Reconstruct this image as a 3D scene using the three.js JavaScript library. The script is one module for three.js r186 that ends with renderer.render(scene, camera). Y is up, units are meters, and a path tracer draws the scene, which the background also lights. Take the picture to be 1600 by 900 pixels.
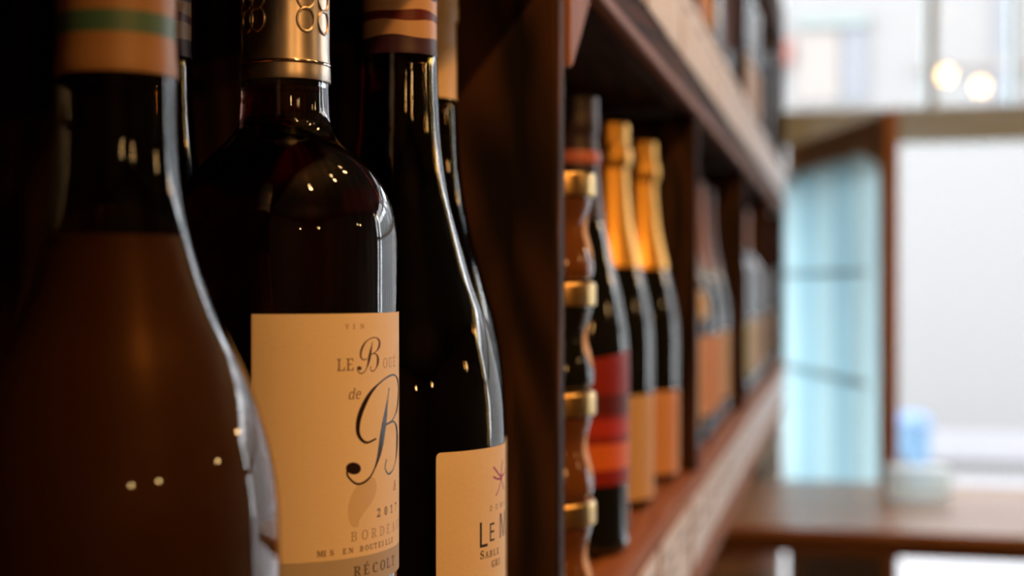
import * as THREE from 'three';
import { RoundedBoxGeometry } from 'three/addons/geometries/RoundedBoxGeometry.js';
import { mergeGeometries } from 'three/addons/utils/BufferGeometryUtils.js';

// ---------------------------------------------------------------- camera, sky, exposure
// World: the shelf runs along -z, its front face lies at x = -SHELF_FRONT, the aisle is to +x, the shop window wall closes the room at z = -5.
const scene = new THREE.Scene();
const FOCAL = 2222;                                   // focal length in pixels of the 1600 x 900 frame
const CAM_Y = 1.55;
const YAW = Math.atan(518 / FOCAL);                   // the lens points this far to the left of the shelf direction
const camera = new THREE.PerspectiveCamera(2 * Math.atan(450 / FOCAL) * 180 / Math.PI, 16 / 9, 0.05, 100);
camera.position.set(0, CAM_Y, 0);
camera.rotation.order = 'YXZ';
camera.rotation.y = YAW;
camera.rotation.x = -Math.atan(9 / FOCAL);
camera.focus = 0.50;
camera.userData.fStop = 6.0;
scene.add(camera);

scene.background = new THREE.Color().setRGB(9.6, 9.9, 10.3);   // bright overcast sky
const renderer = new THREE.WebGLRenderer({ antialias: true });
renderer.toneMapping = THREE.LinearToneMapping;
renderer.toneMappingExposure = 1.0;
renderer.shadowMap.enabled = true;

// ---------------------------------------------------------------- helpers
const MM = 0.001;
const SHELF_FRONT = 0.13, SHELF_BACK = 0.45;
const SHELF_TOP = CAM_Y - 0.174, APRON_LOW = CAM_Y - 0.287;
const UP_BOTTOM = CAM_Y + 0.153, UP_TOP = CAM_Y + 0.255;
const DIVIDERS = [0.006, 0.656, 1.306, 1.956, 2.606, 3.235];
const DIV_T = 0.018;

let seed = 7;
const rnd = () => { seed = (seed * 1664525 + 1013904223) >>> 0; return seed / 4294967296; };

const taken = {};
function numbered(name) {
  const n = taken[name] = (taken[name] ?? -1) + 1;
  return n ? `${name}_${String(n).padStart(3, '0')}` : name;
}
function shadows(o) { o.traverse((c) => { if (c.isMesh) { c.castShadow = true; c.receiveShadow = true; } }); return o; }
function thing(name, label, category, [x, y, z] = [0, 0, 0], group) {
  const o = new THREE.Group();
  o.name = numbered(name); o.position.set(x, y, z);
  o.userData = { label, category };
  if (group) o.userData.group = group;
  scene.add(o);
  return o;
}
function part(name, geometry, material, parent, label) {
  const m = new THREE.Mesh(geometry, material);
  m.name = name; m.castShadow = m.receiveShadow = true;
  if (label) m.userData.label = label;
  parent.add(m);
  return m;
}
function structure(name, geometry, material, label, category) {
  const m = part(name, geometry, material, scene);
  m.userData = { kind: 'structure', label, category };
  return m;
}
function copyOf(root, position, label, group) {
  const r = root.clone();
  r.userData = { ...root.userData };
  r.name = numbered(root.name.replace(/_\d{3}$/, ''));
  r.position.set(...position);
  if (label) r.userData.label = label;
  if (group) r.userData.group = group;
  scene.add(r);
  return r;
}
// uv in metres, u along the given grain axis
function uvMetres(g, grain = 'x', off = [0, 0]) {
  const p = g.attributes.position, n = g.attributes.normal, uv = new Float32Array(p.count * 2);
  for (let i = 0; i < p.count; i++) {
    const c = { x: p.getX(i), y: p.getY(i), z: p.getZ(i) };
    const a = { x: Math.abs(n.getX(i)), y: Math.abs(n.getY(i)), z: Math.abs(n.getZ(i)) };
    const across = a.x >= a.y && a.x >= a.z ? 'x' : a.y >= a.z ? 'y' : 'z';
    const rest = ['x', 'y', 'z'].filter((k) => k !== across);
    let u = rest[0], v = rest[1];
    if (rest.includes(grain)) { u = grain; v = rest.find((k) => k !== grain); }
    uv[2 * i] = c[u] + off[0]; uv[2 * i + 1] = c[v] + off[1];
  }
  g.setAttribute('uv', new THREE.BufferAttribute(uv, 2));
  return g;
}
function box(x0, x1, y0, y1, z0, z1, { r = 0.002, grain = 'x', off } = {}) {
  const w = x1 - x0, h = y1 - y0, d = z1 - z0;
  let g = new RoundedBoxGeometry(w, h, d, 2, Math.min(r, w / 2.01, h / 2.01, d / 2.01));
  g.translate((x0 + x1) / 2, (y0 + y1) / 2, (z0 + z1) / 2);
  return uvMetres(g, grain, off ?? [rnd() * 3, rnd() * 3]);
}
function lathe(points, segments = 64, phi0 = 0, phi = Math.PI * 2) {
  return new THREE.LatheGeometry(points.map(([r, y]) => new THREE.Vector2(Math.max(r, 0) * MM, y * MM)), segments, phi0, phi);
}
// a smooth curve through [radius, height] points in millimetres
function smooth(points, n = 48) {
  const c = new THREE.SplineCurve(points.map(([r, y]) => new THREE.Vector2(r, y)));
  return c.getPoints(n).map((p) => [p.x, p.y]);
}
const radiusAt = (profile, y) => {
  for (let i = 1; i < profile.length; i++) {
    const [r0, y0] = profile[i - 1], [r1, y1] = profile[i];
    if (y >= y0 && y <= y1) return r0 + (r1 - r0) * (y - y0) / Math.max(y1 - y0, 1e-6);
  }
  return y < profile[0][1] ? profile[0][0] : profile[profile.length - 1][0];
};
// a sheet of paper wrapped round a bottle: closed, a quarter millimetre thick; edges may be functions of t = 0..1 across the sheet
function wrap(radius, yLow, yHigh, deg0, deg1, { thick = 0.25, n = 40, rows = 6, corner = 0 } = {}) {
  const lo = typeof yLow === 'function' ? yLow : () => yLow, hi = typeof yHigh === 'function' ? yHigh : () => yHigh;
  const rad = typeof radius === 'function' ? radius : () => radius;
  const pos = [], uv = [], index = [];
  const push = (d, y, r, u, v) => { const a = d * Math.PI / 180; pos.push(r * Math.sin(a) * MM, y * MM, r * Math.cos(a) * MM); uv.push(u, v); };
  const cols = [];
  for (let i = 0; i <= n; i++) cols.push(i / n);
  if (corner) { cols.splice(1, 0, corner * 0.1, corner * 0.3, corner * 0.6, corner); cols.splice(cols.length - 1, 0, 1 - corner, 1 - corner * 0.6, 1 - corner * 0.3, 1 - corner * 0.1); cols.sort((a, b) => a - b); }
  const cut = (t) => { if (!corner) return 0; const e = Math.min(t, 1 - t); if (e >= corner) return 0; const q = 1 - e / corner; return 1 - Math.sqrt(Math.max(0, 1 - q * q)); };
  const top0 = hi(0.5), low0 = lo(0.5);
  const sheet = (dr) => {
    const base = pos.length / 3;
    for (const t of cols) {
      const c = cut(t) * 2.2, a = lo(t) + c, b = hi(t) - c;
      for (let j = 0; j <= rows; j++) { const y = a + (b - a) * j / rows; push(deg0 + (deg1 - deg0) * t, y, rad(y) + dr, t, (y - low0) / (top0 - low0)); }
    }
    return base;
  };
  const o = sheet(0.05 + thick), k = sheet(0.05), C = cols.length, R = rows + 1;
  for (let i = 0; i < C - 1; i++) for (let j = 0; j < rows; j++) {
    const a = o + i * R + j, b = a + R;
    index.push(a, b, a + 1, b, b + 1, a + 1);
    const p = k + i * R + j, q = p + R;
    index.push(p, p + 1, q, q, p + 1, q + 1);
  }
  for (let i = 0; i < C - 1; i++) {
    let a = o + i * R, p = k + i * R; index.push(a, p, a + R, a + R, p, p + R);
    a = o + i * R + rows; p = k + i * R + rows; index.push(a, a + R, p, a + R, p + R, p);
  }
  for (let j = 0; j < rows; j++) {
    let a = o + j, p = k + j; index.push(a, a + 1, p, p, a + 1, p + 1);
    a = o + (C - 1) * R + j; p = k + (C - 1) * R + j; index.push(a, p, a + 1, a + 1, p, p + 1);
  }
  const g = new THREE.BufferGeometry();
  g.setAttribute('position', new THREE.Float32BufferAttribute(pos, 3));
  g.setAttribute('uv', new THREE.Float32BufferAttribute(uv, 2));
  g.setIndex(index);
  g.computeVertexNormals();
  return g;
}
function canvas(w, h, draw) {
  const c = document.createElement('canvas'); c.width = w; c.height = h;
  draw(c.getContext('2d'), w, h);
  return c;
}
function texture(c, { srgb = true, repeat = null } = {}) {
  const t = new THREE.CanvasTexture(c);
  if (srgb) t.colorSpace = THREE.SRGBColorSpace;
  if (repeat) { t.wrapS = t.wrapT = THREE.RepeatWrapping; t.repeat.set(...repeat); }
  return t;
}
const lin = (r, g, b) => new THREE.Color().setRGB(r, g, b);
const std = (o) => new THREE.MeshStandardMaterial(o);
const phys = (o) => new THREE.MeshPhysicalMaterial(o);

// ---------------------------------------------------------------- wood, computed
function woodMaps(base, dark, size = 1024, knots = 5, contrast = 1) {
  const W = size, H = size, col = new Uint8Array(W * H * 4), bump = new Uint8Array(W * H * 4);
  const grid = Array.from({ length: 64 * 64 }, rnd);
  const vn = (x, y, px, py) => {           // value noise that repeats after px, py cells
    const xi = Math.floor(x), yi = Math.floor(y), fx = x - xi, fy = y - yi;
    const g = (i, j) => grid[(((i % px) + px) % px) + 64 * (((j % py) + py) % py)];
    const sx = fx * fx * (3 - 2 * fx), sy = fy * fy * (3 - 2 * fy);
    return (g(xi, yi) * (1 - sx) + g(xi + 1, yi) * sx) * (1 - sy) + (g(xi, yi + 1) * (1 - sx) + g(xi + 1, yi + 1) * sx) * sy;
  };
  const spots = Array.from({ length: knots }, () => [rnd(), rnd(), 0.018 + rnd() * 0.03]);
  for (let y = 0; y < H; y++) for (let x = 0; x < W; x++) {
    const u = x / W, v = y / H;
    let bend = 0, knot = 0;
    for (const [kx, ky, kr] of spots) {
      let dx = u - kx, dy = v - ky; dx -= Math.round(dx); dy -= Math.round(dy);
      const d = Math.hypot(dx * 0.55, dy) / kr;
      bend += Math.exp(-d * d * 0.35) * Math.sign(dy) * kr * 0.9;
      knot += Math.exp(-d * d * 1.6);
    }
    const w = v + bend;
    const ring = Math.sin((w * 22 + vn(u * 3, w * 8, 3, 8) * 3.2) * Math.PI * 2) * 0.5 + 0.5;
    const fine = vn(u * 12, w * 60, 12, 60) * 0.6 + vn(u * 30, w * 63, 30, 63) * 0.4;
    const coarse = vn(u * 2, v * 5, 2, 5);
    let t = 0.32 * ring + 0.36 * fine + 0.32 * coarse;
    t = 0.5 + (t - 0.5) * 1.5 * contrast;
    t = Math.max(0, Math.min(1, t - 0.75 * Math.min(knot, 1)));
    const i = 4 * (y * W + x);
    for (let k = 0; k < 3; k++) col[i + k] = Math.round(dark[k] + (base[k] - dark[k]) * t);
    col[i + 3] = 255;
    const b = Math.max(0, Math.min(255, 150 * fine + 80 * ring + 20));
    bump[i] = bump[i + 1] = bump[i + 2] = b; bump[i + 3] = 255;
  }
  const make = (data, srgb) => {
    const t = new THREE.DataTexture(data, W, H); t.wrapS = t.wrapT = THREE.RepeatWrapping; t.magFilter = THREE.LinearFilter; t.minFilter = THREE.LinearFilter;
    if (srgb) t.colorSpace = THREE.SRGBColorSpace; t.needsUpdate = true; return t;
  };
  const c = make(col, true), b = make(bump, false);
  c.repeat.set(1.4, 2.2); b.repeat.set(1.4, 2.2);
  return { maps: { map: c, bumpMap: b }, spots };
}
const darkWood = woodMaps([112, 68, 36], [30, 17, 10], 1024, 7);
const paleWood = woodMaps([212, 168, 122], [168, 122, 80], 1024, 3, 0.7);
const M = {
  shelf: phys({ ...darkWood.maps, color: lin(0.6, 0.7, 0.75), bumpScale: 0.0006, roughness: 0.7, specularIntensity: 0.4 }),
  apron: phys({ ...darkWood.maps, color: lin(0.7, 0.68, 0.64), bumpScale: 0.0006, roughness: 0.75, specularIntensity: 0.35 }),
  board: phys({ ...paleWood.maps, color: lin(0.72, 0.5, 0.32), bumpScale: 0.0004, roughness: 0.65, specularIntensity: 0.35 }),  // lamplight on shelf floors and lower apron put into a paler, more orange wood
  bead: phys({ ...paleWood.maps, color: lin(0.6, 0.46, 0.36), bumpScale: 0.0003, roughness: 0.55, specularIntensity: 0.5 }),
  table: phys({ ...paleWood.maps, color: lin(1, 0.88, 0.7), bumpScale: 0.0002, roughness: 0.26, specularIntensity: 0.6 }),
  leaf: std({ ...paleWood.maps, color: lin(1.0, 0.84, 0.7), bumpScale: 0.0003, roughness: 0.45 }),
  plaster: std({ color: lin(0.06, 0.043, 0.03), roughness: 0.9 }),
  ceiling: std({ color: lin(0.03, 0.026, 0.022), roughness: 0.9 }),
  floor: std({ ...paleWood.maps, color: lin(0.9, 0.85, 0.8), roughness: 0.3 }),
  frame: std({ color: lin(0.62, 0.77, 0.8), roughness: 0.5 }),
  jamb: std({ color: lin(0.62, 0.66, 0.66), roughness: 0.5 }),
  pane: phys({ color: 0xffffff, transmission: 1, thickness: 0, roughness: 0.0, ior: 1.5 }),
  card: std({ color: lin(0.82, 0.85, 0.9), roughness: 0.55 }),
  ink: std({ color: lin(0.08, 0.07, 0.08), roughness: 0.6 }),
};

// ---------------------------------------------------------------- the room
const ROOM = { x0: -0.47, x1: 5.0, z0: -5.0, z1: 4.0, h: 3.2, t: 0.12 };
structure('floor', box(ROOM.x0 - 0.12, ROOM.x1 + 0.12, -0.12, 0, ROOM.z0 - 0.12, ROOM.z1 + 0.12, { grain: 'z', r: 0.001 }), M.floor, 'pale polished wooden shop floor', 'floor');
structure('ceiling', box(ROOM.x0 - 0.12, ROOM.x1 + 0.12, ROOM.h, ROOM.h + 0.12, ROOM.z0 - 0.12, ROOM.z1 + 0.12, { r: 0.001 }), M.ceiling, 'dark painted shop ceiling', 'ceiling');
structure('wall_left', box(ROOM.x0 - 0.12, ROOM.x0, 0, ROOM.h, ROOM.z0 - 0.12, ROOM.z1 + 0.12, { r: 0.001 }), M.plaster, 'brown wall behind the wine shelf', 'wall');
structure('wall_right', box(ROOM.x1, ROOM.x1 + 0.12, 0, ROOM.h, ROOM.z0 - 0.12, ROOM.z1 + 0.12, { r: 0.001 }), M.plaster, 'brown wall across the room from the shelf', 'wall');
structure('wall_back', box(ROOM.x0, ROOM.x1, 0, ROOM.h, ROOM.z1, ROOM.z1 + 0.12, { r: 0.001 }), M.plaster, 'brown wall facing the shop window', 'wall');
// the window wall: low solid bits, header beam, jambs
{
  const z0 = ROOM.z0 - 0.12, z1 = ROOM.z0, HEAD0 = 2.02, HEAD1 = 2.142, TOP = 2.98;
  structure('wall_front', mergeGeometries([
    box(ROOM.x0, -0.285, 0, ROOM.h, z0, z1, { r: 0.001 }),
    box(-0.285, ROOM.x1, TOP, ROOM.h, z0, z1, { r: 0.001 }),
    box(1.42, ROOM.x1, 0, 0.12, z0, z1, { r: 0.001 }),
    box(4.7, ROOM.x1, 0.12, TOP, z0, z1, { r: 0.001 }),
  ]), M.plaster, 'brown wall round the shop windows', 'wall');
  const frame = (name, label, jambs, bars, panes) => {
    const g = new THREE.Group(); g.name = name; g.userData = { kind: 'structure', label, category: 'window' }; scene.add(g);
    for (const b of jambs) part('jamb', box(...b, z0, z1 + 0.02, { r: 0.004 }), M.jamb, g);
    for (const b of bars) part('window_bar', box(...b, z0 + 0.03, z1 + 0.01, { r: 0.003 }), M.frame, g);
    for (const b of panes) part('pane', box(...b, z0 + 0.058, z0 + 0.062, { r: 0.0005 }), M.pane, g);
    return g;
  };
  // the doorway with its transom lights
  frame('window_1', 'grey barred transom window above the bright doorway', [[-0.285, -0.205, 0, TOP], [1.34, 1.42, 0, TOP]],
    [[-0.205, 1.34, HEAD0, HEAD1], [0.272, 0.306, HEAD1, TOP], [0.545, 0.562, HEAD1, TOP], [0.815, 0.838, HEAD1, TOP], [1.08, 1.1, HEAD1, TOP], [-0.205, 1.34, TOP - 0.04, TOP]],
    [[-0.205, 0.278, HEAD1, TOP - 0.04], [0.303, 0.545, HEAD1, TOP - 0.04], [0.562, 0.815, HEAD1, TOP - 0.04], [0.838, 1.08, HEAD1, TOP - 0.04], [1.1, 1.34, HEAD1, TOP - 0.04]]);
  const wide = (n, a, b, label) => {
    const bars = [[a, b, 0.12, 0.18], [a, b, HEAD0, HEAD1], [a, b, TOP - 0.04, TOP]], panes = [];
    const k = 3, step = (b - a) / k;
    for (let i = 0; i <= k; i++) bars.push([Math.max(a, a + i * step - 0.02), Math.min(b, a + i * step + 0.02), 0.18, TOP - 0.04]);
    for (let i = 0; i < k; i++) { panes.push([a + i * step + 0.02, a + (i + 1) * step - 0.02, 0.18, HEAD0]); panes.push([a + i * step + 0.02, a + (i + 1) * step - 0.02, HEAD1, TOP - 0.04]); }
    frame(n, label, [], bars, panes);
  };
  wide('window_2', 1.42, 3.04, 'wide shop window beside the doorway');
  wide('window_3', 3.08, 4.7, 'wide shop window in the far corner');
  structure('trim_1', box(3.04, 3.08, 0.12, TOP, z0, z1, { r: 0.002 }), M.jamb, 'pale post between the wide shop windows', 'post');
  structure('trim_2', box(-0.205, 1.34, -0.02, 0.015, z0, z1 + 0.02, { r: 0.003 }), M.frame, 'grey threshold of the doorway', 'threshold');
}

// ---------------------------------------------------------------- outside
{
  structure('ground', box(-12, 16, -0.3, -0.14, -30, ROOM.z0 - 0.13, { r: 0.001 }), std({ color: lin(0.235, 0.235, 0.243), roughness: 0.85 }), 'pale pavement outside the shop', 'pavement');
  structure('added_storeys_3', box(-9, 12, ROOM.h + 0.125, 11, ROOM.z0 - 0.5, ROOM.z1 + 0.12, { r: 0.01 }), std({ color: lin(0.35, 0.33, 0.31), roughness: 0.9 }), 'added unseen upper storeys over the shop that shade the street', 'building');  // unseen mass added above the shop to keep sky light off the facade
  const wallM = std({ color: lin(0.215, 0.215, 0.214), roughness: 0.9 });
  const b = thing('building', 'white building across the street with pale green cornice', 'building', [0, -0.14, -13]);
  part('facade_wall', box(-9, 12, 0, 4.75, -0.5, 0, { r: 0.002 }), wallM, b);
  const plate = (name, x0, x1, y0, y1, d, m) => part(name, box(x0, x1, y0 + 0.14, y1 + 0.14, 0, d, { r: 0.004 }), m, b);
  const teal = std({ color: lin(0.19, 0.225, 0.22), roughness: 0.7 }), grey = std({ color: lin(0.17, 0.18, 0.2), roughness: 0.7 }), red = std({ color: lin(0.3, 0.12, 0.1), roughness: 0.6 }), cream = std({ color: lin(0.24, 0.22, 0.205), roughness: 0.8 });
  plate('cornice', -0.4, 0.22, 3.82, 3.92, 0.06, teal);
  plate('shutter', -0.02, 0.2, 3.16, 3.82, 0.03, grey);
  plate('sign_board', -0.42, -0.04, 3.16, 3.8, 0.03, cream);
  plate('red_sign', -0.62, -0.46, 3.5, 3.72, 0.08, red);
  plate('shutter', 1.28, 1.42, 3.1, 4.4, 0.03, grey);
  plate('string_course', 0.6, 5, 3.42, 3.47, 0.04, cream);
  for (const x of [-4.6, -2.6, 2.4, 4.4]) {
    const w = plate('window', x, x + 1.1, 3.3, 5.2, 0.04, grey);
    part('glass', box(x + 0.08, x + 1.02, 3.52, 5.26, 0.04, 0.05, { r: 0.001 }), std({ color: lin(0.5, 0.55, 0.6), roughness: 0.1 }), w);
  }
  plate('plinth', -9, 12, 0, 0.25, 0.05, std({ color: lin(0.28, 0.28, 0.3), roughness: 0.8 }));

  const bin = thing('litter_bin', 'blue street bin on the pavement outside', 'bin', [0.53, -0.14, -11.6]);
  const blue = std({ color: lin(0.09, 0.18, 0.28), roughness: 0.5 });
  part('body', lathe([[0, 0], [118, 0], [122, 6], [138, 560], [138, 566], [0, 566]], 32), blue, bin);
  part('lid', lathe([[0, 568], [146, 568], [148, 580], [140, 620], [100, 660], [0, 676]], 32), std({ color: lin(0.1, 0.17, 0.3), roughness: 0.4 }), bin);
}

// ---------------------------------------------------------------- the door leaf with its slats, swung into the room
{
  const hinge = new THREE.Vector2(-0.17, -4.96), free = new THREE.Vector2(0.128, -4.0);
  const len = hinge.distanceTo(free), turn = Math.atan2(-(free.y - hinge.y), free.x - hinge.x);
  const leaf = thing('door_leaf', 'brown wooden door leaf with upright pale blue slats, standing open', 'door', [hinge.x, 0.02, hinge.y]);
  leaf.rotation.y = turn;
  const T = 0.02, top = 1.997, B = 0.78;
  part('stile', box(0, 0.05, 0, top, -T, T, { grain: 'y', r: 0.004 }), M.leaf, leaf);
  part('stile', box(len - 0.055, len, 0, top, -T, T, { grain: 'y', r: 0.004 }), M.leaf, leaf);
  part('top_rail', box(0.05, len - 0.055, top - 0.15, top, -0.008, 0.008, { grain: 'x', r: 0.004 }), M.leaf, leaf);
  part('middle_rail', box(0.05, len - 0.055, B, B + 0.1, -0.008, 0.008, { grain: 'x', r: 0.004 }), M.leaf, leaf);
  part('bottom_rail', box(0.05, len - 0.055, 0, 0.14, -T, T, { grain: 'x', r: 0.004 }), M.leaf, leaf);
  part('panel', box(0.05, len - 0.055, 0.14, B, -0.008, 0.008, { grain: 'y', r: 0.001 }), M.leaf, leaf);
  const bar = std({ color: lin(0.5, 0.55, 0.56), roughness: 0.5 });
  for (const y of [1.245, 1.55]) part('crossbar', box(0.03, len - 0.012, y, y + 0.014, 0.065, 0.073, { r: 0.002 }), bar, leaf);
  // bowed blue slats with rounded ends, upright between the stiles
  const slatMs = [[0.6, 0.86, 0.92], [0.44, 0.72, 0.82]].map((c) => phys({ color: lin(...c), roughness: 1, transmission: 0.55, thickness: 0, side: THREE.DoubleSide }));
  const count = 5, x0 = 0.05, step = (len - 0.055 - x0) / count, y0 = B + 0.06, y1 = top - 0.105, nx = 14, ny = 20;
  for (let k = 0; k < count; k++) {
    const pos = [], idx = [];
    for (let j = 0; j <= ny; j++) for (let i = 0; i <= nx; i++) {
      const u = i / nx * 2 - 1, end = 0.055 * (1 - Math.sqrt(Math.max(0, 1 - u * u)));
      pos.push(x0 + (k + 0.5 + u * 0.44) * step, (y0 + end) + (y1 - y0 - 2 * end) * j / ny, 0.004 + 0.06 * (1 - u * u));
    }
    for (let j = 0; j < ny; j++) for (let i = 0; i < nx; i++) { const a = j * (nx + 1) + i, c = a + nx + 1; idx.push(a, a + 1, c, a + 1, c + 1, c); }
    const g = new THREE.BufferGeometry(); g.setAttribute('position', new THREE.Float32BufferAttribute(pos, 3)); g.setIndex(idx); g.computeVertexNormals();
    part('slat', g, slatMs[k % 2], leaf, k ? undefined : 'pale blue bowed slat');
  }
  part('handle', new THREE.CapsuleGeometry(0.009, 0.09, 4, 10).translate(len - 0.03, 1.0, -0.045), M.frame, leaf);
}

// ---------------------------------------------------------------- the bar table and what is on and under it
{
  const TY = CAM_Y - 0.5;
  const t = thing('bar_table', 'long pale wooden bar table by the doorway', 'table', [0, 0, 0]);
  const Z = [[-3.66, -3.432], [-3.43, -3.192], [-3.19, -2.95]];
  for (const [a, b] of Z) part('tabletop_board', box(-0.42, 2.1, TY - 0.02, TY, a, b, { grain: 'x', r: b > -3 ? 0.0095 : 0.002 }), M.table, t);
  for (const x of [-0.4, 2.02]) for (const z of [-3.6, -3.1]) part('leg', box(x, x + 0.06, 0, TY - 0.02, z, z + 0.06, { grain: 'y', r: 0.004 }), M.table, t);
  for (const z of [-3.56, -3.09]) part('side_rail', box(-0.34, 2.02, TY - 0.075, TY - 0.021, z, z + 0.022, { r: 0.003 }), M.table, t);

  const nb = thing('napkin_box', 'small translucent white box standing on the bar table', 'box', [0.168, TY, -3.42]);
  nb.rotation.y = 0.1;
  const white = phys({ color: lin(0.9, 0.98, 0.98), roughness: 0.6, transmission: 0.9, thickness: 0 });
  part('body', new RoundedBoxGeometry(0.138, 0.06, 0.09, 4, 0.012).translate(0, 0.03, 0), white, nb);
  part('lid', new RoundedBoxGeometry(0.142, 0.014, 0.094, 3, 0.006).translate(0, 0.066, 0), white, nb);

  const s = thing('bar_stool', 'round bar stool with a pale pink cushion under the table', 'stool', [-0.27, 0, -3.3]);
  const steel = std({ color: lin(0.5, 0.48, 0.46), metalness: 1, roughness: 0.35 });
  part('cushion', lathe([[0, 895], [115, 895], [128, 900], [133, 918], [130, 938], [112, 950], [0, 956]], 48), std({ color: lin(0.78, 0.6, 0.55), roughness: 0.8 }), s);
  part('seat_plate', lathe([[0, 880], [118, 880], [118, 895], [0, 895]], 40), steel, s);
  part('column', lathe([[0, 18], [22, 18], [22, 880], [0, 880]], 24), steel, s);
  part('base', lathe([[0, 0], [170, 0], [172, 6], [150, 14], [0, 20]], 48), steel, s);
  part('foot_ring', new THREE.TorusGeometry(0.13, 0.009, 10, 40).rotateX(Math.PI / 2).translate(0, 0.35, 0), steel, s);
}

// ---------------------------------------------------------------- the wine shelf
{
  const end = DIVIDERS[DIVIDERS.length - 1] + DIV_T, s = thing('wine_shelf', 'long dark wooden wall shelf holding the wine bottles', 'shelf', [0, 0, 0]);
  const X0 = -SHELF_BACK, X1 = -SHELF_FRONT, z = (a) => -a;
  // runs of board along the shelf: floor boards, upright aprons, dividers
  const TH = 0.026, TOP_SHELF = UP_TOP + 0.36;
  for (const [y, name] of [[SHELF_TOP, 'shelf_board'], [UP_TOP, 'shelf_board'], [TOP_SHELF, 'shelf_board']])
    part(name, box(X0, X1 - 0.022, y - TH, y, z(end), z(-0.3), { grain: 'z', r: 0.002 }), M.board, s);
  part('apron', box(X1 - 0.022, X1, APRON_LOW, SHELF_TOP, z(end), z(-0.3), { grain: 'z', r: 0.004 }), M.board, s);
  part('apron', box(X1 - 0.022, X1, UP_BOTTOM, UP_TOP, z(end), z(-0.3), { grain: 'z', r: 0.004 }), M.apron, s);
  part('apron', box(X1 - 0.022, X1, TOP_SHELF - 0.1, TOP_SHELF, z(end), z(-0.3), { grain: 'z', r: 0.004 }), M.apron, s);
  // lighter beads along the edges of the aprons
  part('edge_bead', box(X1 - 0.006, X1 + 0.003, UP_BOTTOM - 0.001, UP_BOTTOM + 0.007, z(end), z(-0.3), { grain: 'z', r: 0.002 }), M.bead, s);
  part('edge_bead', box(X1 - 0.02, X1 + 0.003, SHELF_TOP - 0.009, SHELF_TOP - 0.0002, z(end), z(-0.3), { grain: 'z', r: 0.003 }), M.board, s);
  // boards that close the compartments from above
  part('soffit_board', box(X0, X1 - 0.022, UP_BOTTOM + 0.006, UP_BOTTOM + 0.02, z(end), z(-0.3), { grain: 'z', r: 0.001 }), M.shelf, s);
  const knot = darkWood.spots.reduce((a, b) => (b[2] > a[2] ? b : a));     // the first divider shows a dark knot near its front edge
  for (const d of DIVIDERS) {
    part('divider', box(X0, X1 - 0.0005, SHELF_TOP, UP_BOTTOM, z(d + DIV_T), z(d), { grain: 'y', r: 0.003, off: d === DIVIDERS[1] ? [knot[0] / 1.4 - 1.592, knot[1] / 2.2 + 0.153] : undefined }), M.shelf, s);
    part('divider', box(X0, X1 - 0.0005, UP_TOP, TOP_SHELF - 0.1, z(d + DIV_T), z(d), { grain: 'y', r: 0.003 }), M.shelf, s);
  }
  const rows = [[APRON_LOW, SHELF_TOP - TH], [SHELF_TOP, SHELF_TOP + 0.163], [SHELF_TOP + 0.165, UP_BOTTOM + 0.006], [UP_TOP, UP_TOP + 0.165], [UP_TOP + 0.167, TOP_SHELF - TH]];
  for (const [a, b] of rows) part('back_board', box(X0 - 0.014, X0, a, b, z(end), z(-0.3), { grain: 'z', r: 0.001 }), M.shelf, s);
  // small tapered corner block under the upper apron, just past the first divider
  const sh = new THREE.Shape([[0.69, 0], [0.748, 0], [0.694, -0.045], [0.69, -0.045]].map(([a, b]) => new THREE.Vector2(a, b)));
  const wedge = new THREE.ExtrudeGeometry(sh, { depth: 0.012, bevelEnabled: true, bevelSize: 0.001, bevelThickness: 0.001, bevelSegments: 1 });
  wedge.rotateY(Math.PI / 2); wedge.translate(-SHELF_FRONT - 0.014, UP_BOTTOM - 0.0005, 0);
  part('corner_block', uvMetres(wedge, 'y'), M.bead, s);
}

// ---------------------------------------------------------------- price tags on the aprons
{
  const card = (w, h) => new RoundedBoxGeometry(0.0016, h, w, 1, 0.0006);
  const geoms = [0.094, 0.086, 0.1].map((w) => card(w, 0.06));
  const ruleM = M.ink;
  const make = (name, label, group, y, s, k, line) => {
    const t = thing(name, label, 'price tag', [-SHELF_FRONT + 0.0012, y, -s], group);
    t.rotation.z = (rnd() - 0.5) * 0.03; t.rotation.x = (rnd() - 0.5) * 0.03;
    part('card', geoms[k], M.card, t);
    for (let i = 0; i < line; i++) part('printed_line', new THREE.BoxGeometry(0.0003, 0.003, 0.03 + rnd() * 0.03).translate(0.0009, 0.014 - i * 0.013, (rnd() - 0.5) * 0.02), ruleM, t);
  };
  let k = 0;
  for (let s = 0.86; s < 3.2; s += 0.107, k++) make('price_tag', 'white price tag on the apron under the wine bottles', 'price tags on the lower apron', SHELF_TOP - 0.047, s + (rnd() - 0.5) * 0.012, k % 3, 2);
  for (let s = 0.9; s < 3.2; s += 0.103, k++) make('price_tag', 'white price tag on the apron above the wine bottles', 'price tags on the upper apron', UP_TOP - 0.04, s + (rnd() - 0.5) * 0.004, k % 3, 1);
}

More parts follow.
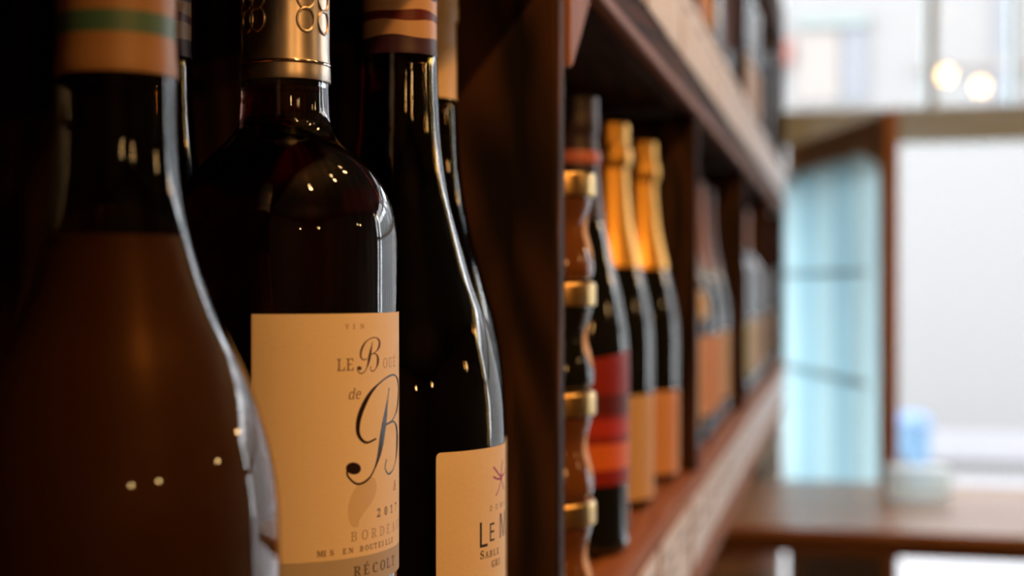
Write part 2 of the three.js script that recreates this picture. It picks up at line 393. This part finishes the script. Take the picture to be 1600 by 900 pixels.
// ---------------------------------------------------------------- bottles
const glass = (color, distance, ior = 1.5) => phys({ color: 0xffffff, transmission: 1, thickness: 0.01, roughness: 0.0, ior, attenuationColor: lin(...color), attenuationDistance: distance });
const G = {
  clear: glass([0.9, 0.93, 0.9], 0.03),
  olive: glass([0.55, 0.42, 0.16], 0.004),
  rose: glass([0.68, 0.045, 0.02], 0.045, 1.36),
  red: glass([0.35, 0.02, 0.03], 0.006, 1.36),
  amber: glass([0.85, 0.5, 0.2], 0.14, 1.36),
  dark: phys({ color: lin(0.006, 0.007, 0.006), roughness: 0.06, ior: 1.52, clearcoat: 0.3, clearcoatRoughness: 0.03 }),
  brown: phys({ color: lin(0.012, 0.007, 0.004), roughness: 0.07, ior: 1.52, clearcoat: 0.3, clearcoatRoughness: 0.03 }),
};
// outer profile (mm, from the heel up) -> closed shell of glass
function shell(outer, wall = 2.6) {
  const inner = outer.filter(([r, y]) => y > 9).map(([r, y]) => [Math.max(r - wall, 8.5), y]);
  const top = outer[outer.length - 1];
  return [[0, 8], [outer[0][0] - 8, 2], [outer[0][0] - 4, 0], ...outer, [top[0] - 1.2, top[1] + 0.6], ...inner.reverse(), [inner[inner.length - 1][0] * 0.6, 12], [0, 15]];
}
function filling(outer, level, wall = 2.6) {
  const inner = outer.filter(([r, y]) => y > 9.5 && y < level).map(([r, y]) => [Math.max(r - wall, 8.5) + 0.3, y]);
  const last = inner[inner.length - 1][0];
  return [[0, 14.7], [inner[0][0] * 0.6, 11.7], ...inner, [last, level - 0.3], [last - 0.2, level], [last * 0.5, level], [0, level]];
}
function solid(outer) {
  const top = outer[outer.length - 1];
  return [[0, 6], [outer[0][0] - 8, 2], [outer[0][0] - 4, 0], ...outer, [top[0] - 0.8, top[1] + 0.6], [0, top[1] + 0.7]];
}
const H0 = 174;  // lens above the shelf floor, mm
// profiles: [radius, height above the shelf]
const heel = (r) => [[r - 2.2, 1.2], [r - 0.6, 4], [r, 8]];
const straight = (r, a, b) => Array.from({ length: 6 }, (_, i) => [r, a + (b - a) * i / 5]);
const bordeaux = [...heel(38), ...straight(38, 12, H0 + 6), ...smooth([[38, H0 + 8], [37.7, H0 + 17], [36, H0 + 26], [31.8, H0 + 35], [25.2, H0 + 42.5], [19, H0 + 48.5], [15.8, H0 + 53.5], [15.0, H0 + 60], [14.8, H0 + 72]], 48), ...straight(14.4, H0 + 76, H0 + 128)];
const burgundy = [...heel(41.5), ...straight(41.5, 12, H0 - 66), ...smooth([[41.5, H0 - 64], [40.6, H0 - 46], [38.2, H0 - 31], [34.2, H0 - 15], [28.8, H0 + 0], [23.5, H0 + 18], [19.6, H0 + 33], [17.2, H0 + 48], [15.8, H0 + 63], [14.8, H0 + 88]], 52), ...straight(14.3, H0 + 92, H0 + 134)];
const flute = [...heel(42), ...straight(42.2, 12, H0 - 76), ...smooth([[42.2, H0 - 73], [41.7, H0 - 58], [39.7, H0 - 45], [36.3, H0 - 33], [32, H0 - 22], [26.3, H0 - 10], [21.2, H0 + 4], [17.2, H0 + 19], [15.4, H0 + 35], [15, H0 + 55]], 52), ...straight(14.5, H0 + 60, H0 + 118)];
const slim = [...heel(37), ...straight(37, 12, H0 - 62), ...smooth([[37, H0 - 60], [36.2, H0 - 42], [33, H0 - 20], [27, H0 + 2], [21, H0 + 24], [17, H0 + 48], [15, H0 + 80]], 44), ...straight(14.4, H0 + 84, H0 + 128)];
const sparkling = [...heel(36), ...straight(36, 12, 118), ...smooth([[36, 120], [35, 140], [31, 165], [25, 190], [19.5, 215], [16.4, 240], [15.2, 262]], 36), ...straight(15, 264, 292)];
const bordeauxFar = [...heel(37), ...straight(37, 12, 176), ...smooth([[37, 178], [36, 192], [30, 208], [20, 220], [15, 230], [14.6, 246]], 28), ...straight(14.4, 250, 296)];

function capsuleGeo(outer, low, top, extra = 0.35, seg = 72, lip = true) {
  const pts = [];
  const n = 24;
  for (let i = 0; i <= n; i++) { const y = low + (top - low) * i / n; pts.push([radiusAt(outer, y) + extra + (lip && y > top - 20 && y < top - 12 ? 1.0 : 0) + (lip && y >= top - 12 ? 0.7 : 0), y]); }
  const r = pts[n][0];
  return lathe([[pts[0][0] - 0.3, low - 0.05], ...pts, [r - 0.3, top + 0.8], [r - 1.2, top + 1.3], [0, top + 1.4]], seg);
}
const place = (L, s, y = SHELF_TOP) => [-L, y, -s];

// ---- prints
const PX = 14;   // canvas pixels per millimetre
function paper(ctx, w, h, base, amount) {
  ctx.fillStyle = base; ctx.fillRect(0, 0, w, h);
  for (let i = 0; i < 9000; i++) { ctx.fillStyle = rnd() < 0.5 ? `rgba(90,60,30,${amount})` : `rgba(255,250,240,${amount})`; ctx.fillRect(rnd() * w, rnd() * h, 4 + rnd() * 26, 1 + rnd() * 2); }
}
// a copperplate capital B inside the box x, y, w, h
function scriptB(c, x, y, w, h, thin, thick, color) {
  const P = (u, v) => [x + u * w, y + v * h];
  const stroke = (pts, wide) => {             // variable-width stroke along a smooth curve
    const cv = new THREE.SplineCurve(pts.map(([u, v]) => new THREE.Vector2(...P(u, v))));
    const ps = cv.getSpacedPoints(160);
    c.fillStyle = color;
    ps.forEach((p, i) => { const t = i / 160, r = thin + (thick - thin) * wide(t); c.beginPath(); c.arc(p.x, p.y, r, 0, 7); c.fill(); });
  };
  const bell = (a, b) => (t) => { const q = (t - a) / (b - a); return q <= 0 || q >= 1 ? 0 : Math.sin(q * Math.PI) ** 1.3; };
  // the stem with its ball terminal
  stroke([[0.62, 0.12], [0.56, 0.32], [0.5, 0.52], [0.42, 0.76], [0.3, 0.93], [0.15, 0.98], [0.04, 0.9], [0.03, 0.82]], bell(0.05, 0.62));
  c.fillStyle = color; c.beginPath(); c.ellipse(...P(0.1, 0.83), w * 0.085, h * 0.055, 0.2, 0, 7); c.fill();
  // the loop that sweeps round from the left over the top and down the upper bowl
  stroke([[0.38, 0.58], [0.24, 0.6], [0.15, 0.5], [0.18, 0.32], [0.32, 0.13], [0.54, 0.02], [0.76, 0.0], [0.92, 0.08], [0.95, 0.2], [0.86, 0.34], [0.7, 0.43], [0.56, 0.46]], (t) => 0.55 * bell(0.05, 0.42)(t) + 0.8 * bell(0.62, 0.88)(t));
  // the lower bowl
  stroke([[0.56, 0.46], [0.74, 0.45], [0.86, 0.55], [0.86, 0.72], [0.76, 0.88], [0.62, 0.94], [0.54, 0.88], [0.56, 0.8]], bell(0.2, 0.65));
}
function spaced(c, text, x, y, step) { [...text].forEach((ch, i) => c.fillText(ch, x + i * step, y)); }

const labelBorie = canvas(100 * PX, 87 * PX, (c, w, h) => {
  const m = PX;
  paper(c, w, h, '#efe2c6', 0.035);
  c.fillStyle = '#b9b2a6'; c.fillRect(0, 78.2 * m, w, 9 * m);                       // silver band along the foot
  c.fillStyle = '#dccaa8';                                                          // varnished drop
  c.beginPath(); c.moveTo(41 * m, 53 * m); c.bezierCurveTo(34 * m, 54 * m, 30.5 * m, 60 * m, 32 * m, 66 * m); c.bezierCurveTo(33 * m, 69.5 * m, 36 * m, 69 * m, 36 * m, 67.5 * m); c.bezierCurveTo(36.5 * m, 64 * m, 44 * m, 62 * m, 44.5 * m, 57 * m); c.bezierCurveTo(44.6 * m, 55 * m, 43.5 * m, 53 * m, 41 * m, 53 * m); c.fill();
  c.translate(-3.9 * m, 0);
  const soft = '#a98f6c', ink = '#2a1a14', brown = '#6b4a30';
  c.fillStyle = soft; c.font = `bold ${2.3 * m}px serif`; spaced(c, 'VIN', 34.5 * m, 5 * m, 3 * m);
  c.fillStyle = brown; c.font = `${5.4 * m}px serif`; c.fillText('L', 31.3 * m, 18.2 * m); c.fillText('E', 34.7 * m, 18.2 * m);
  scriptB(c, 39 * m, 8 * m, 11.6 * m, 11.6 * m, 0.16 * m, 0.62 * m, '#4a2c1c');
  c.fillStyle = soft; c.font = `${4.6 * m}px serif`; c.fillText('O', 52 * m, 18.2 * m); c.fillText('U', 56 * m, 18.2 * m); c.fillText('É', 60 * m, 18.2 * m);
  c.fillStyle = brown; c.font = `italic ${4.6 * m}px serif`; c.fillText('de', 35.4 * m, 27.4 * m);
  scriptB(c, 34.2 * m, 21 * m, 36 * m, 34.5 * m, 0.35 * m, 1.55 * m, ink);
  c.fillStyle = '#7c3e2c'; c.font = `italic ${4.6 * m}px serif`; c.fillText('&', 60 * m, 59.5 * m);
  c.fillStyle = ink; c.font = `bold ${3.9 * m}px serif`; spaced(c, '2017', 48.5 * m, 66.6 * m, 4.5 * m);
  c.fillStyle = soft; c.font = `${4.3 * m}px serif`; spaced(c, 'BORDEAUX', 36.5 * m, 73 * m, 4.5 * m);
  c.fillStyle = '#5a3320'; c.font = `bold ${2.5 * m}px serif`; spaced(c, 'MIS EN BOUTEILLE', 24.5 * m, 76.6 * m, 2.25 * m);
  c.fillStyle = '#554a3f'; c.font = `bold ${4.6 * m}px serif`; spaced(c, 'RÉCOLT', 37.6 * m, 84.4 * m, 4.2 * m);
});
const inkGloss = canvas(100 * PX, 87 * PX, (c, w, h) => {        // the raised ink of the large letter is glossier than the paper
  c.fillStyle = '#a8a8a8'; c.fillRect(0, 0, w, h);
  scriptB(c, 30.3 * PX, 21 * PX, 36 * PX, 34.5 * PX, 0.35 * PX, 1.55 * PX, '#404040');
});
const labelDomaine = canvas(92 * PX, 82 * PX, (c, w, h) => {
  const m = PX;
  paper(c, w, h, '#efdfbf', 0.05);
  const ink = '#20150f';
  c.strokeStyle = '#a0468c'; c.fillStyle = '#a0468c'; c.lineCap = 'round';
  const arm = (a, b, cx, cy, wd) => { c.lineWidth = wd * m; c.beginPath(); c.moveTo(...a.map((q) => q * m)); c.quadraticCurveTo(cx * m, cy * m, ...b.map((q) => q * m)); c.stroke(); };
  arm([37, 12.6], [29.3, 7.8], 34, 11, 0.9); arm([37, 13], [29.2, 11.4], 33, 13, 0.8); arm([37, 12], [39, 6.5], 37.2, 9, 0.9);
  arm([37, 12], [31.5, 18.6], 35.6, 16, 0.7); arm([37, 12.5], [41.5, 17.5], 39, 16, 0.8); arm([37, 12], [44, 10.4], 41, 12.4, 0.8);
  c.beginPath(); c.ellipse(37 * m, 12.4 * m, 1.6 * m, 1.2 * m, 0.4, 0, 7); c.fill();
  c.fillStyle = '#4a3a2c'; c.font = `${2.9 * m}px sans-serif`; spaced(c, 'DOMAINE', 26.2 * m, 24 * m, 4.6 * m);
  c.fillStyle = ink; c.font = `${13.2 * m}px sans-serif`; c.fillText('L', 18.6 * m, 36.8 * m);
  c.font = `${9.6 * m}px sans-serif`; c.fillText('E', 25.4 * m, 35.4 * m);
  c.font = `${13.2 * m}px sans-serif`; c.fillText('M', 34 * m, 35.6 * m);
  c.fillStyle = '#3a2418'; c.font = `bold ${4.4 * m}px serif`; c.fillText('S', 20 * m, 41.2 * m); c.font = `bold ${3.4 * m}px serif`; spaced(c, 'ABLE', 23 * m, 41.2 * m, 3 * m);
  c.font = `bold ${3.6 * m}px serif`; spaced(c, 'GRI', 27.4 * m, 45.4 * m, 3.1 * m);
});
const stripes = canvas(1024, 512, (c, w, h) => {       // the printed shrink sleeve; v runs up the sleeve
  // bands from the lower edge up, share of the sleeve's height
  const bands = [[0, 0.14, '#3a1f38'], [0.14, 0.27, '#c9a888'], [0.27, 0.345, '#5a1010'], [0.345, 0.455, '#c9a888'], [0.455, 0.62, '#3a1f38'], [0.62, 0.72, '#c9a888'], [0.72, 0.8, '#5a1010'], [0.8, 1, '#3a1f38']];
  for (let x = 0; x < w; x++) {
    const a = x / w * Math.PI * 2;
    bands.forEach(([p, q, col], i) => {
      const wob = (k) => (k === 0 || k === 8 ? 0 : 0.008 * Math.sin(a * 3 + k * 1.7) + 0.004 * Math.sin(a * 5 + k));
      c.fillStyle = col; const y0 = h * (1 - (q + wob(i + 1))), y1 = h * (1 - (p + wob(i)));
      c.fillRect(x, y0, 1, y1 - y0 + 1);
    });
  }
});
function capsuleUv(g) {         // v from the lower edge to the top of the side, whatever the spacing of the rings
  g.computeBoundingBox(); const { min, max } = g.boundingBox, p = g.attributes.position, uv = g.attributes.uv;
  for (let i = 0; i < p.count; i++) uv.setY(i, (p.getY(i) - min.y) / (max.y - min.y));
  return g;
}

// ---- the wine in clear glass with the cream script label
{
  const b = thing('wine_bottle', 'deep rosé bottle with pewter capsule and cream label bearing a large script B', 'wine bottle', place(0.1845, 0.453));
  part('glass', lathe(shell(bordeaux), 120), G.clear, b);
  part('wine', lathe(filling(bordeaux, H0 + 65.5), 120), G.rose, b, 'deep red wine');
  const low = H0 + 67.5, top = H0 + 130;
  const foil = std({ color: lin(0.66, 0.6, 0.53), metalness: 1, roughness: 0.34 });
  const cap = part('capsule', capsuleGeo(bordeaux, low, top, 0.4, 96), foil, b, 'pewter coloured metal capsule');
  const polished = std({ color: lin(0.85, 0.8, 0.72), metalness: 1, roughness: 0.1 });
  part('embossed_ring', new THREE.TorusGeometry(0.0149, 0.0007, 10, 96).rotateX(Math.PI / 2).translate(0, (H0 + 73.2) * MM, 0), polished, cap);
  for (let row = 0; row < 5; row++) for (const deg of [-120, -88, -37, -18, 49, 81, 140, 172]) {
    const phi = deg * Math.PI / 180, y = H0 + 87 + row * 7.4;
    const pts = Array.from({ length: 24 }, (_, i) => {
      const t = i / 24 * Math.PI * 2, a = phi + Math.sin(t) * 0.21, yy = y + Math.cos(t) * 3.9, r = radiusAt(bordeaux, yy) + 0.45;
      return new THREE.Vector3(Math.sin(a) * r * MM, yy * MM, Math.cos(a) * r * MM);
    });
    part('embossed_oval', new THREE.TubeGeometry(new THREE.CatmullRomCurve3(pts, true), 40, 0.0005, 6, true), foil, cap);
  }
  part('label', wrap(38, H0 - 97, H0 - 10, 6, 154, { n: 90 }), std({ map: texture(labelBorie), roughness: 1, roughnessMap: texture(inkGloss, { srgb: false }) }), b, 'cream paper label with script B');
}
// ---- the dark burgundy bottle with striped sleeve; a second one stands behind
const STRIPED = std({ map: texture(stripes), roughness: 0.42 });
function burgundyBottle(label, L, s, withLabel) {
  const b = thing('wine_bottle', label, 'wine bottle', place(L, s));
  part('glass', lathe(shell(burgundy), 120), G.olive, b);
  part('wine', lathe(filling(burgundy, H0 + 85), 96), G.red, b);
  part('sleeve', capsuleUv(capsuleGeo(burgundy, H0 + 88.5, H0 + 136, 0.4, 96)), STRIPED, b, 'purple, cream and dark red striped sleeve');
  if (withLabel) part('label', wrap(41.5, 28, H0 - 63, 36.2, 163, { n: 80, corner: 0.02 }), std({ map: texture(labelDomaine), roughness: 0.65 }), b, 'cream paper label with a purple star figure');
  return b;
}
burgundyBottle('dark burgundy wine bottle with striped sleeve and cream label reading LE M', 0.171, 0.538, true);
burgundyBottle('dark wine bottle with striped sleeve in the back row behind the amber bottle', 0.266, 0.516, false);
// ---- the slim bottle with a cream capsule, next to the divider
{
  const b = thing('wine_bottle', 'dark wine bottle with plain cream capsule against the wooden divider', 'wine bottle', place(0.185, 0.618));
  part('glass', lathe(shell(slim), 96), G.olive, b);
  part('wine', lathe(filling(slim, H0 + 76), 96), G.red, b);
  part('capsule', capsuleGeo(slim, H0 + 82, H0 + 137, 0.5, 72), std({ color: lin(0.74, 0.6, 0.42), roughness: 0.4 }), b, 'cream capsule');
  part('label', wrap(37, 40, H0 - 70, 30, 150, { n: 60 }), std({ color: lin(0.7, 0.6, 0.45), roughness: 0.65 }), b, 'cream paper label');
}
// ---- the amber bottle in front, out of focus
{
  const b = thing('wine_bottle', 'amber glass bottle of cloudy wine with cream and teal capsule, no label in view', 'wine bottle', place(0.184, 0.337));
  part('glass', lathe([[0, 8], [34, 2], [38, 0], ...flute], 120), phys({ color: lin(0.52, 0.38, 0.24), transmission: 1, thickness: 0, roughness: 0, ior: 1.52, side: THREE.DoubleSide }), b);
  part('wine', lathe(filling(flute, H0 + 12), 96), phys({ color: lin(0.22, 0.17, 0.115), transmission: 0.5, thickness: 0.01, roughness: 0.35, ior: 1.34 }), b, 'cloudy pale wine');
  const band = canvas(64, 512, (c, w, h) => { c.fillStyle = '#8f6f4e'; c.fillRect(0, 0, w, h); c.fillStyle = '#3f655c'; c.fillRect(0, h * 0.775, w, h * 0.08); c.fillRect(0, h * 0.2, w, h * 0.1); });
  part('capsule', capsuleUv(capsuleGeo(flute, H0 + 53, H0 + 120, 0.4, 96)), std({ map: texture(band), roughness: 0.4 }), b, 'cream capsule with teal band');
}

// ---- the stack of jars past the divider
{
  const profile = [[0, 1], [19, 1], [21.5, 3], [22.5, 8], [21, 18], [18.5, 27], [18.5, 33], [20.5, 40], [21.5, 44], [21, 46], [0, 46]];
  const lidProfile = [[0, 45.5], [23, 45.5], [23.6, 46.2], [23.6, 56], [23, 57.4], [21.5, 58], [0, 58]];
  const amberJar = phys({ color: lin(0.16, 0.06, 0.016), roughness: 0.12, clearcoat: 0.5, clearcoatRoughness: 0.05 }), darkJar = G.dark;
  const gold = std({ color: lin(0.85, 0.58, 0.24), metalness: 1, roughness: 0.28 });
  const tan = std({ color: lin(0.72, 0.5, 0.28), roughness: 0.6 });
  const names = ['amber jar with gold lid at the foot of the jar stack', 'amber jar with gold lid, second from the foot of the jar stack', 'black jar with gold lid and tan oval label in the jar stack', 'amber waisted jar with gold lid on top of the jar stack'];
  for (let i = 0; i < 4; i++) {
    const j = thing('preserve_jar', names[i], 'jar', place(0.152, 0.746, SHELF_TOP + i * 0.058), 'jars stacked past the divider');
    part('jar_body', lathe(smoothBody(profile), 48), i === 2 ? darkJar : amberJar, j);
    part('lid', lathe(lidProfile, 48), gold, j, 'gold lid');
    part('label', wrap((y) => radiusAt(bodyOf(profile), y), (t) => 24 - 12 * Math.sqrt(Math.max(0, 1 - (2 * t - 1) ** 2)), (t) => 24 + 12 * Math.sqrt(Math.max(0, 1 - (2 * t - 1) ** 2)), 70, 130, { n: 28, rows: 10, thick: 0.3 }), tan, j, 'tan oval label');
  }
  function bodyOf(p) { return p.slice(1, -1); }
  function smoothBody(p) { return [p[0], ...smooth(p.slice(1, -1), 40), p[p.length - 1]]; }
}

// ---- bottles in the further compartments
const goldFoil = std({ color: lin(0.9, 0.5, 0.1), metalness: 0.85, roughness: 0.36 });
function farBottle(label, position, { profile, glassM = G.dark, cap = null, capLow = 232, capTop = 298, paperM = null, low = 40, high = 120, deg = [-10, 130], extra = 0.5, name = 'wine_bottle', category = 'wine bottle', group, round = false, slope = 0 }) {
  const b = thing(name, label, category, position, group);
  part('glass', lathe(solid(profile), 56), glassM, b);
  if (cap) part('capsule', capsuleGeo(profile, capLow, capTop, extra, 48), cap, b);
  if (paperM) {
    const mid = (low + high) / 2, half = (high - low) / 2;
    part('label', round
      ? wrap((y) => radiusAt(profile, y), (t) => mid - half * Math.sqrt(Math.max(0, 1 - (2 * t - 1) ** 2)), (t) => mid + half * Math.sqrt(Math.max(0, 1 - (2 * t - 1) ** 2)), deg[0], deg[1], { n: 32, rows: 10 })
      : wrap((y) => radiusAt(profile, y), low, (t) => high + slope * (t - 0.5), deg[0], deg[1], { n: 36 }), paperM, b);
  }
  return b;
}
const paperOf = (r, g, b) => std({ color: lin(r, g, b), roughness: 0.65 });
const foilOf = (r, g, b, rough = 0.4) => std({ color: lin(r, g, b), roughness: rough });
{
  // the dark one with the red label, behind the jars
  const redPrint = canvas(512, 512, (c, w, h) => { c.fillStyle = '#8e1c12'; c.fillRect(0, 0, w, h); c.fillStyle = '#5f120e'; c.fillRect(0, h * 0.3, w, h * 0.16); c.fillStyle = '#e0702a'; c.fillRect(0, h * 0.68, w, h * 0.2); c.fillStyle = '#b8321c'; c.fillRect(0, h * 0.5, w, h * 0.12); });
  const d = farBottle('dark sparkling wine bottle with black capsule and red label behind the jars', place(0.1706, 0.907), { profile: sparkling, cap: foilOf(0.03, 0.02, 0.03, 0.35), capLow: 214, capTop: 292, paperM: std({ map: texture(redPrint), roughness: 0.5 }), low: 46, high: 128, deg: [-30, 140], slope: 14, name: 'sparkling_bottle' });
  part('neck_ring', lathe([[17.2, 250], [17.6, 251], [17.6, 257], [17.2, 258]], 40), foilOf(0.5, 0.16, 0.14), d, 'red neck ring');
  for (const [label, L, s, pm, hi] of [['gold-foiled sparkling bottle with tan label beside the red-labelled one', 0.1795, 1.098, paperOf(0.68, 0.47, 0.24), 88], ['gold-foiled sparkling bottle with orange label next to the second divider', 0.177, 1.25, paperOf(0.74, 0.38, 0.16), 80]]) {
    const g = farBottle(label, place(L, s), { profile: sparkling, cap: goldFoil, capLow: 186, capTop: 296, paperM: pm, low: 8, high: hi, deg: [-40, 140], extra: 0.8, name: 'sparkling_bottle' });
    part('collar', lathe([[16.3, 262], [18.4, 264], [19.2, 270], [18.6, 277], [16.4, 280]], 40), goldFoil, g, 'bulging gold foil collar');
  }
}
const tanP = paperOf(0.74, 0.56, 0.34), orangeP = paperOf(0.74, 0.4, 0.2), creamP = paperOf(0.78, 0.7, 0.58), whiteP = paperOf(0.74, 0.73, 0.77), greenP = paperOf(0.55, 0.6, 0.32);
const pinkF = foilOf(0.55, 0.33, 0.24), slateGlass = phys({ color: lin(0.03, 0.04, 0.055), roughness: 0.08, ior: 1.52 });
const low3 = 'third compartment', low4 = 'fourth compartment';
farBottle('slate glass bottle with pinkish capsule and tan label beside the second divider', place(0.175, 1.425), { profile: sparkling, glassM: slateGlass, cap: pinkF, capLow: 190, capTop: 292, paperM: tanP, low: 30, high: 118, deg: [-30, 140] });
{
  const b = farBottle('slate glass bottle with a round cream medallion above its orange label', place(0.175, 1.56), { profile: sparkling, glassM: slateGlass, cap: foilOf(0.2, 0.1, 0.07), capLow: 190, capTop: 292, paperM: orangeP, low: 30, high: 116, deg: [-30, 140] });
  part('medallion', wrap((y) => radiusAt(sparkling, y), (t) => 150 - 18 * Math.sqrt(Math.max(0, 1 - (2 * t - 1) ** 2)), (t) => 150 + 18 * Math.sqrt(Math.max(0, 1 - (2 * t - 1) ** 2)), 10, 70, { n: 28, rows: 10 }), creamP, b, 'round cream medallion');
}
farBottle('brown glass bottle with orange label in the compartment past the medallion bottle', place(0.177, 1.7), { profile: sparkling, glassM: G.brown, cap: foilOf(0.3, 0.14, 0.08), capLow: 190, capTop: 292, paperM: orangeP, low: 26, high: 112, deg: [-30, 140] });
farBottle('dark bottle with pale tan label against the third divider', place(0.18, 1.86), { profile: sparkling, cap: foilOf(0.12, 0.05, 0.04), capLow: 190, capTop: 292, paperM: tanP, low: 26, high: 112, deg: [-30, 140] });
farBottle('slate bottle with cream label past the third divider', place(0.175, 2.07), { profile: bordeauxFar, glassM: slateGlass, cap: pinkF, paperM: creamP, low: 30, high: 150, deg: [-30, 150] });
farBottle('dark bottle with pale green label in the compartment past the third divider', place(0.175, 2.22), { profile: bordeauxFar, cap: foilOf(0.4, 0.3, 0.2), paperM: greenP, low: 30, high: 112, deg: [-30, 150] });
farBottle('dark bottle with white label in the compartment past the third divider', place(0.175, 2.37), { profile: bordeauxFar, cap: foilOf(0.4, 0.3, 0.2), paperM: whiteP, low: 30, high: 118, deg: [-30, 150] });
farBottle('brown bottle with tan label against the fourth divider', place(0.175, 2.51), { profile: bordeauxFar, glassM: G.brown, cap: pinkF, paperM: tanP, low: 30, high: 112, deg: [-30, 150] });
farBottle('slate bottle with tan label in the compartment at the end of the shelf', place(0.175, 2.73), { profile: bordeauxFar, glassM: slateGlass, cap: pinkF, paperM: tanP, low: 30, high: 116, deg: [-30, 150] });
farBottle('dark bottle with cream label in the compartment at the end of the shelf', place(0.175, 2.9), { profile: bordeauxFar, cap: foilOf(0.4, 0.3, 0.2), paperM: creamP, low: 30, high: 116, deg: [-30, 150] });
// upper shelf
const upRow = (label, s, o) => farBottle(label, place(o.L ?? 0.175, s, UP_TOP), { profile: bordeauxFar, deg: [-30, 150], ...o });
upRow('amber-labelled dark bottle on the upper shelf by the second divider', 1.42, { paperM: paperOf(0.66, 0.36, 0.08), low: 20, high: 130, cap: goldFoil });
upRow('orange-labelled brown bottle on the upper shelf', 1.54, { paperM: paperOf(0.7, 0.42, 0.26), low: 12, high: 120, glassM: G.brown, cap: pinkF });
upRow('dark bottle without a label on the upper shelf', 1.67, { cap: foilOf(0.05, 0.03, 0.03) });
upRow('dark bottle with plum label on the upper shelf by the third divider', 1.83, { paperM: paperOf(0.1, 0.05, 0.06), low: 40, high: 120, cap: foilOf(0.05, 0.03, 0.03) });
for (const [s, which] of [[2.05, 'right beside'], [2.18, 'second past'], [2.31, 'third past'], [2.44, 'fourth past']]) upRow(`dark bottle with white label on the upper shelf, ${which} the third divider`, s, { paperM: whiteP, low: 18, high: 92, cap: foilOf(0.1, 0.06, 0.05), group: 'white-labelled bottles on the upper shelf' });
upRow('brown bottle with tan label in the upper compartment at the shelf end', 2.72, { paperM: tanP, low: 20, high: 60, glassM: G.brown, cap: pinkF });
upRow('dark bottle in the upper compartment at the shelf end', 2.88, { cap: foilOf(0.05, 0.03, 0.03) });

// ---------------------------------------------------------------- pendant lamps in the shop
{
  const spots = [[0.67, 2.7, 0.12, 2.3], [0.85, 2.8, -0.62, 0.6], [0.6, 2.8, -1.18, 0.15], [3.0, 2.45, 1.7, 1.3], [2.1, 2.42, 2.6, 0.9], [3.5, 2.4, -1.4, 0.15], [2.5, 2.42, -3.0, 0.1]];
  const brass = std({ color: lin(0.55, 0.4, 0.2), metalness: 1, roughness: 0.35 }), cordM = std({ color: lin(0.02, 0.02, 0.02), roughness: 0.7 });
  const bulbM = std({ color: lin(0.9, 0.6, 0.3), emissive: lin(1, 0.6, 0.24), emissiveIntensity: 60, roughness: 0.4 });
  for (const [x, y, z, power] of spots) {
    const p = thing('pendant_lamp', 'bare warm bulb hanging from the shop ceiling', 'lamp', [x, y, z], 'pendant bulbs over the shop floor');
    const drop = ROOM.h - y;
    part('ceiling_rose', new THREE.CylinderGeometry(0.05, 0.055, 0.025, 32).translate(0, drop - 0.0125, 0), brass, p);
    part('cord', new THREE.CylinderGeometry(0.003, 0.003, drop - 0.1, 8).translate(0, (drop + 0.1) / 2 - 0.02, 0), cordM, p);
    part('socket', new THREE.CylinderGeometry(0.014, 0.017, 0.055, 24).translate(0, 0.068, 0), brass, p);
    part('bulb', lathe([[0, -52], [17, -49], [33, -40], [44, -25], [48, -6], [45, 10], [36, 26], [22, 36], [15, 42], [0, 42]], 32), bulbM, p);
    const l = new THREE.PointLight(lin(1, 0.4, 0.09), power * 1.5, 0, 2);
    l.name = 'bulb_light'; l.castShadow = true; l.shadow.radius = 1.5;
    p.add(l);
  }
}
renderer.render(scene, camera);
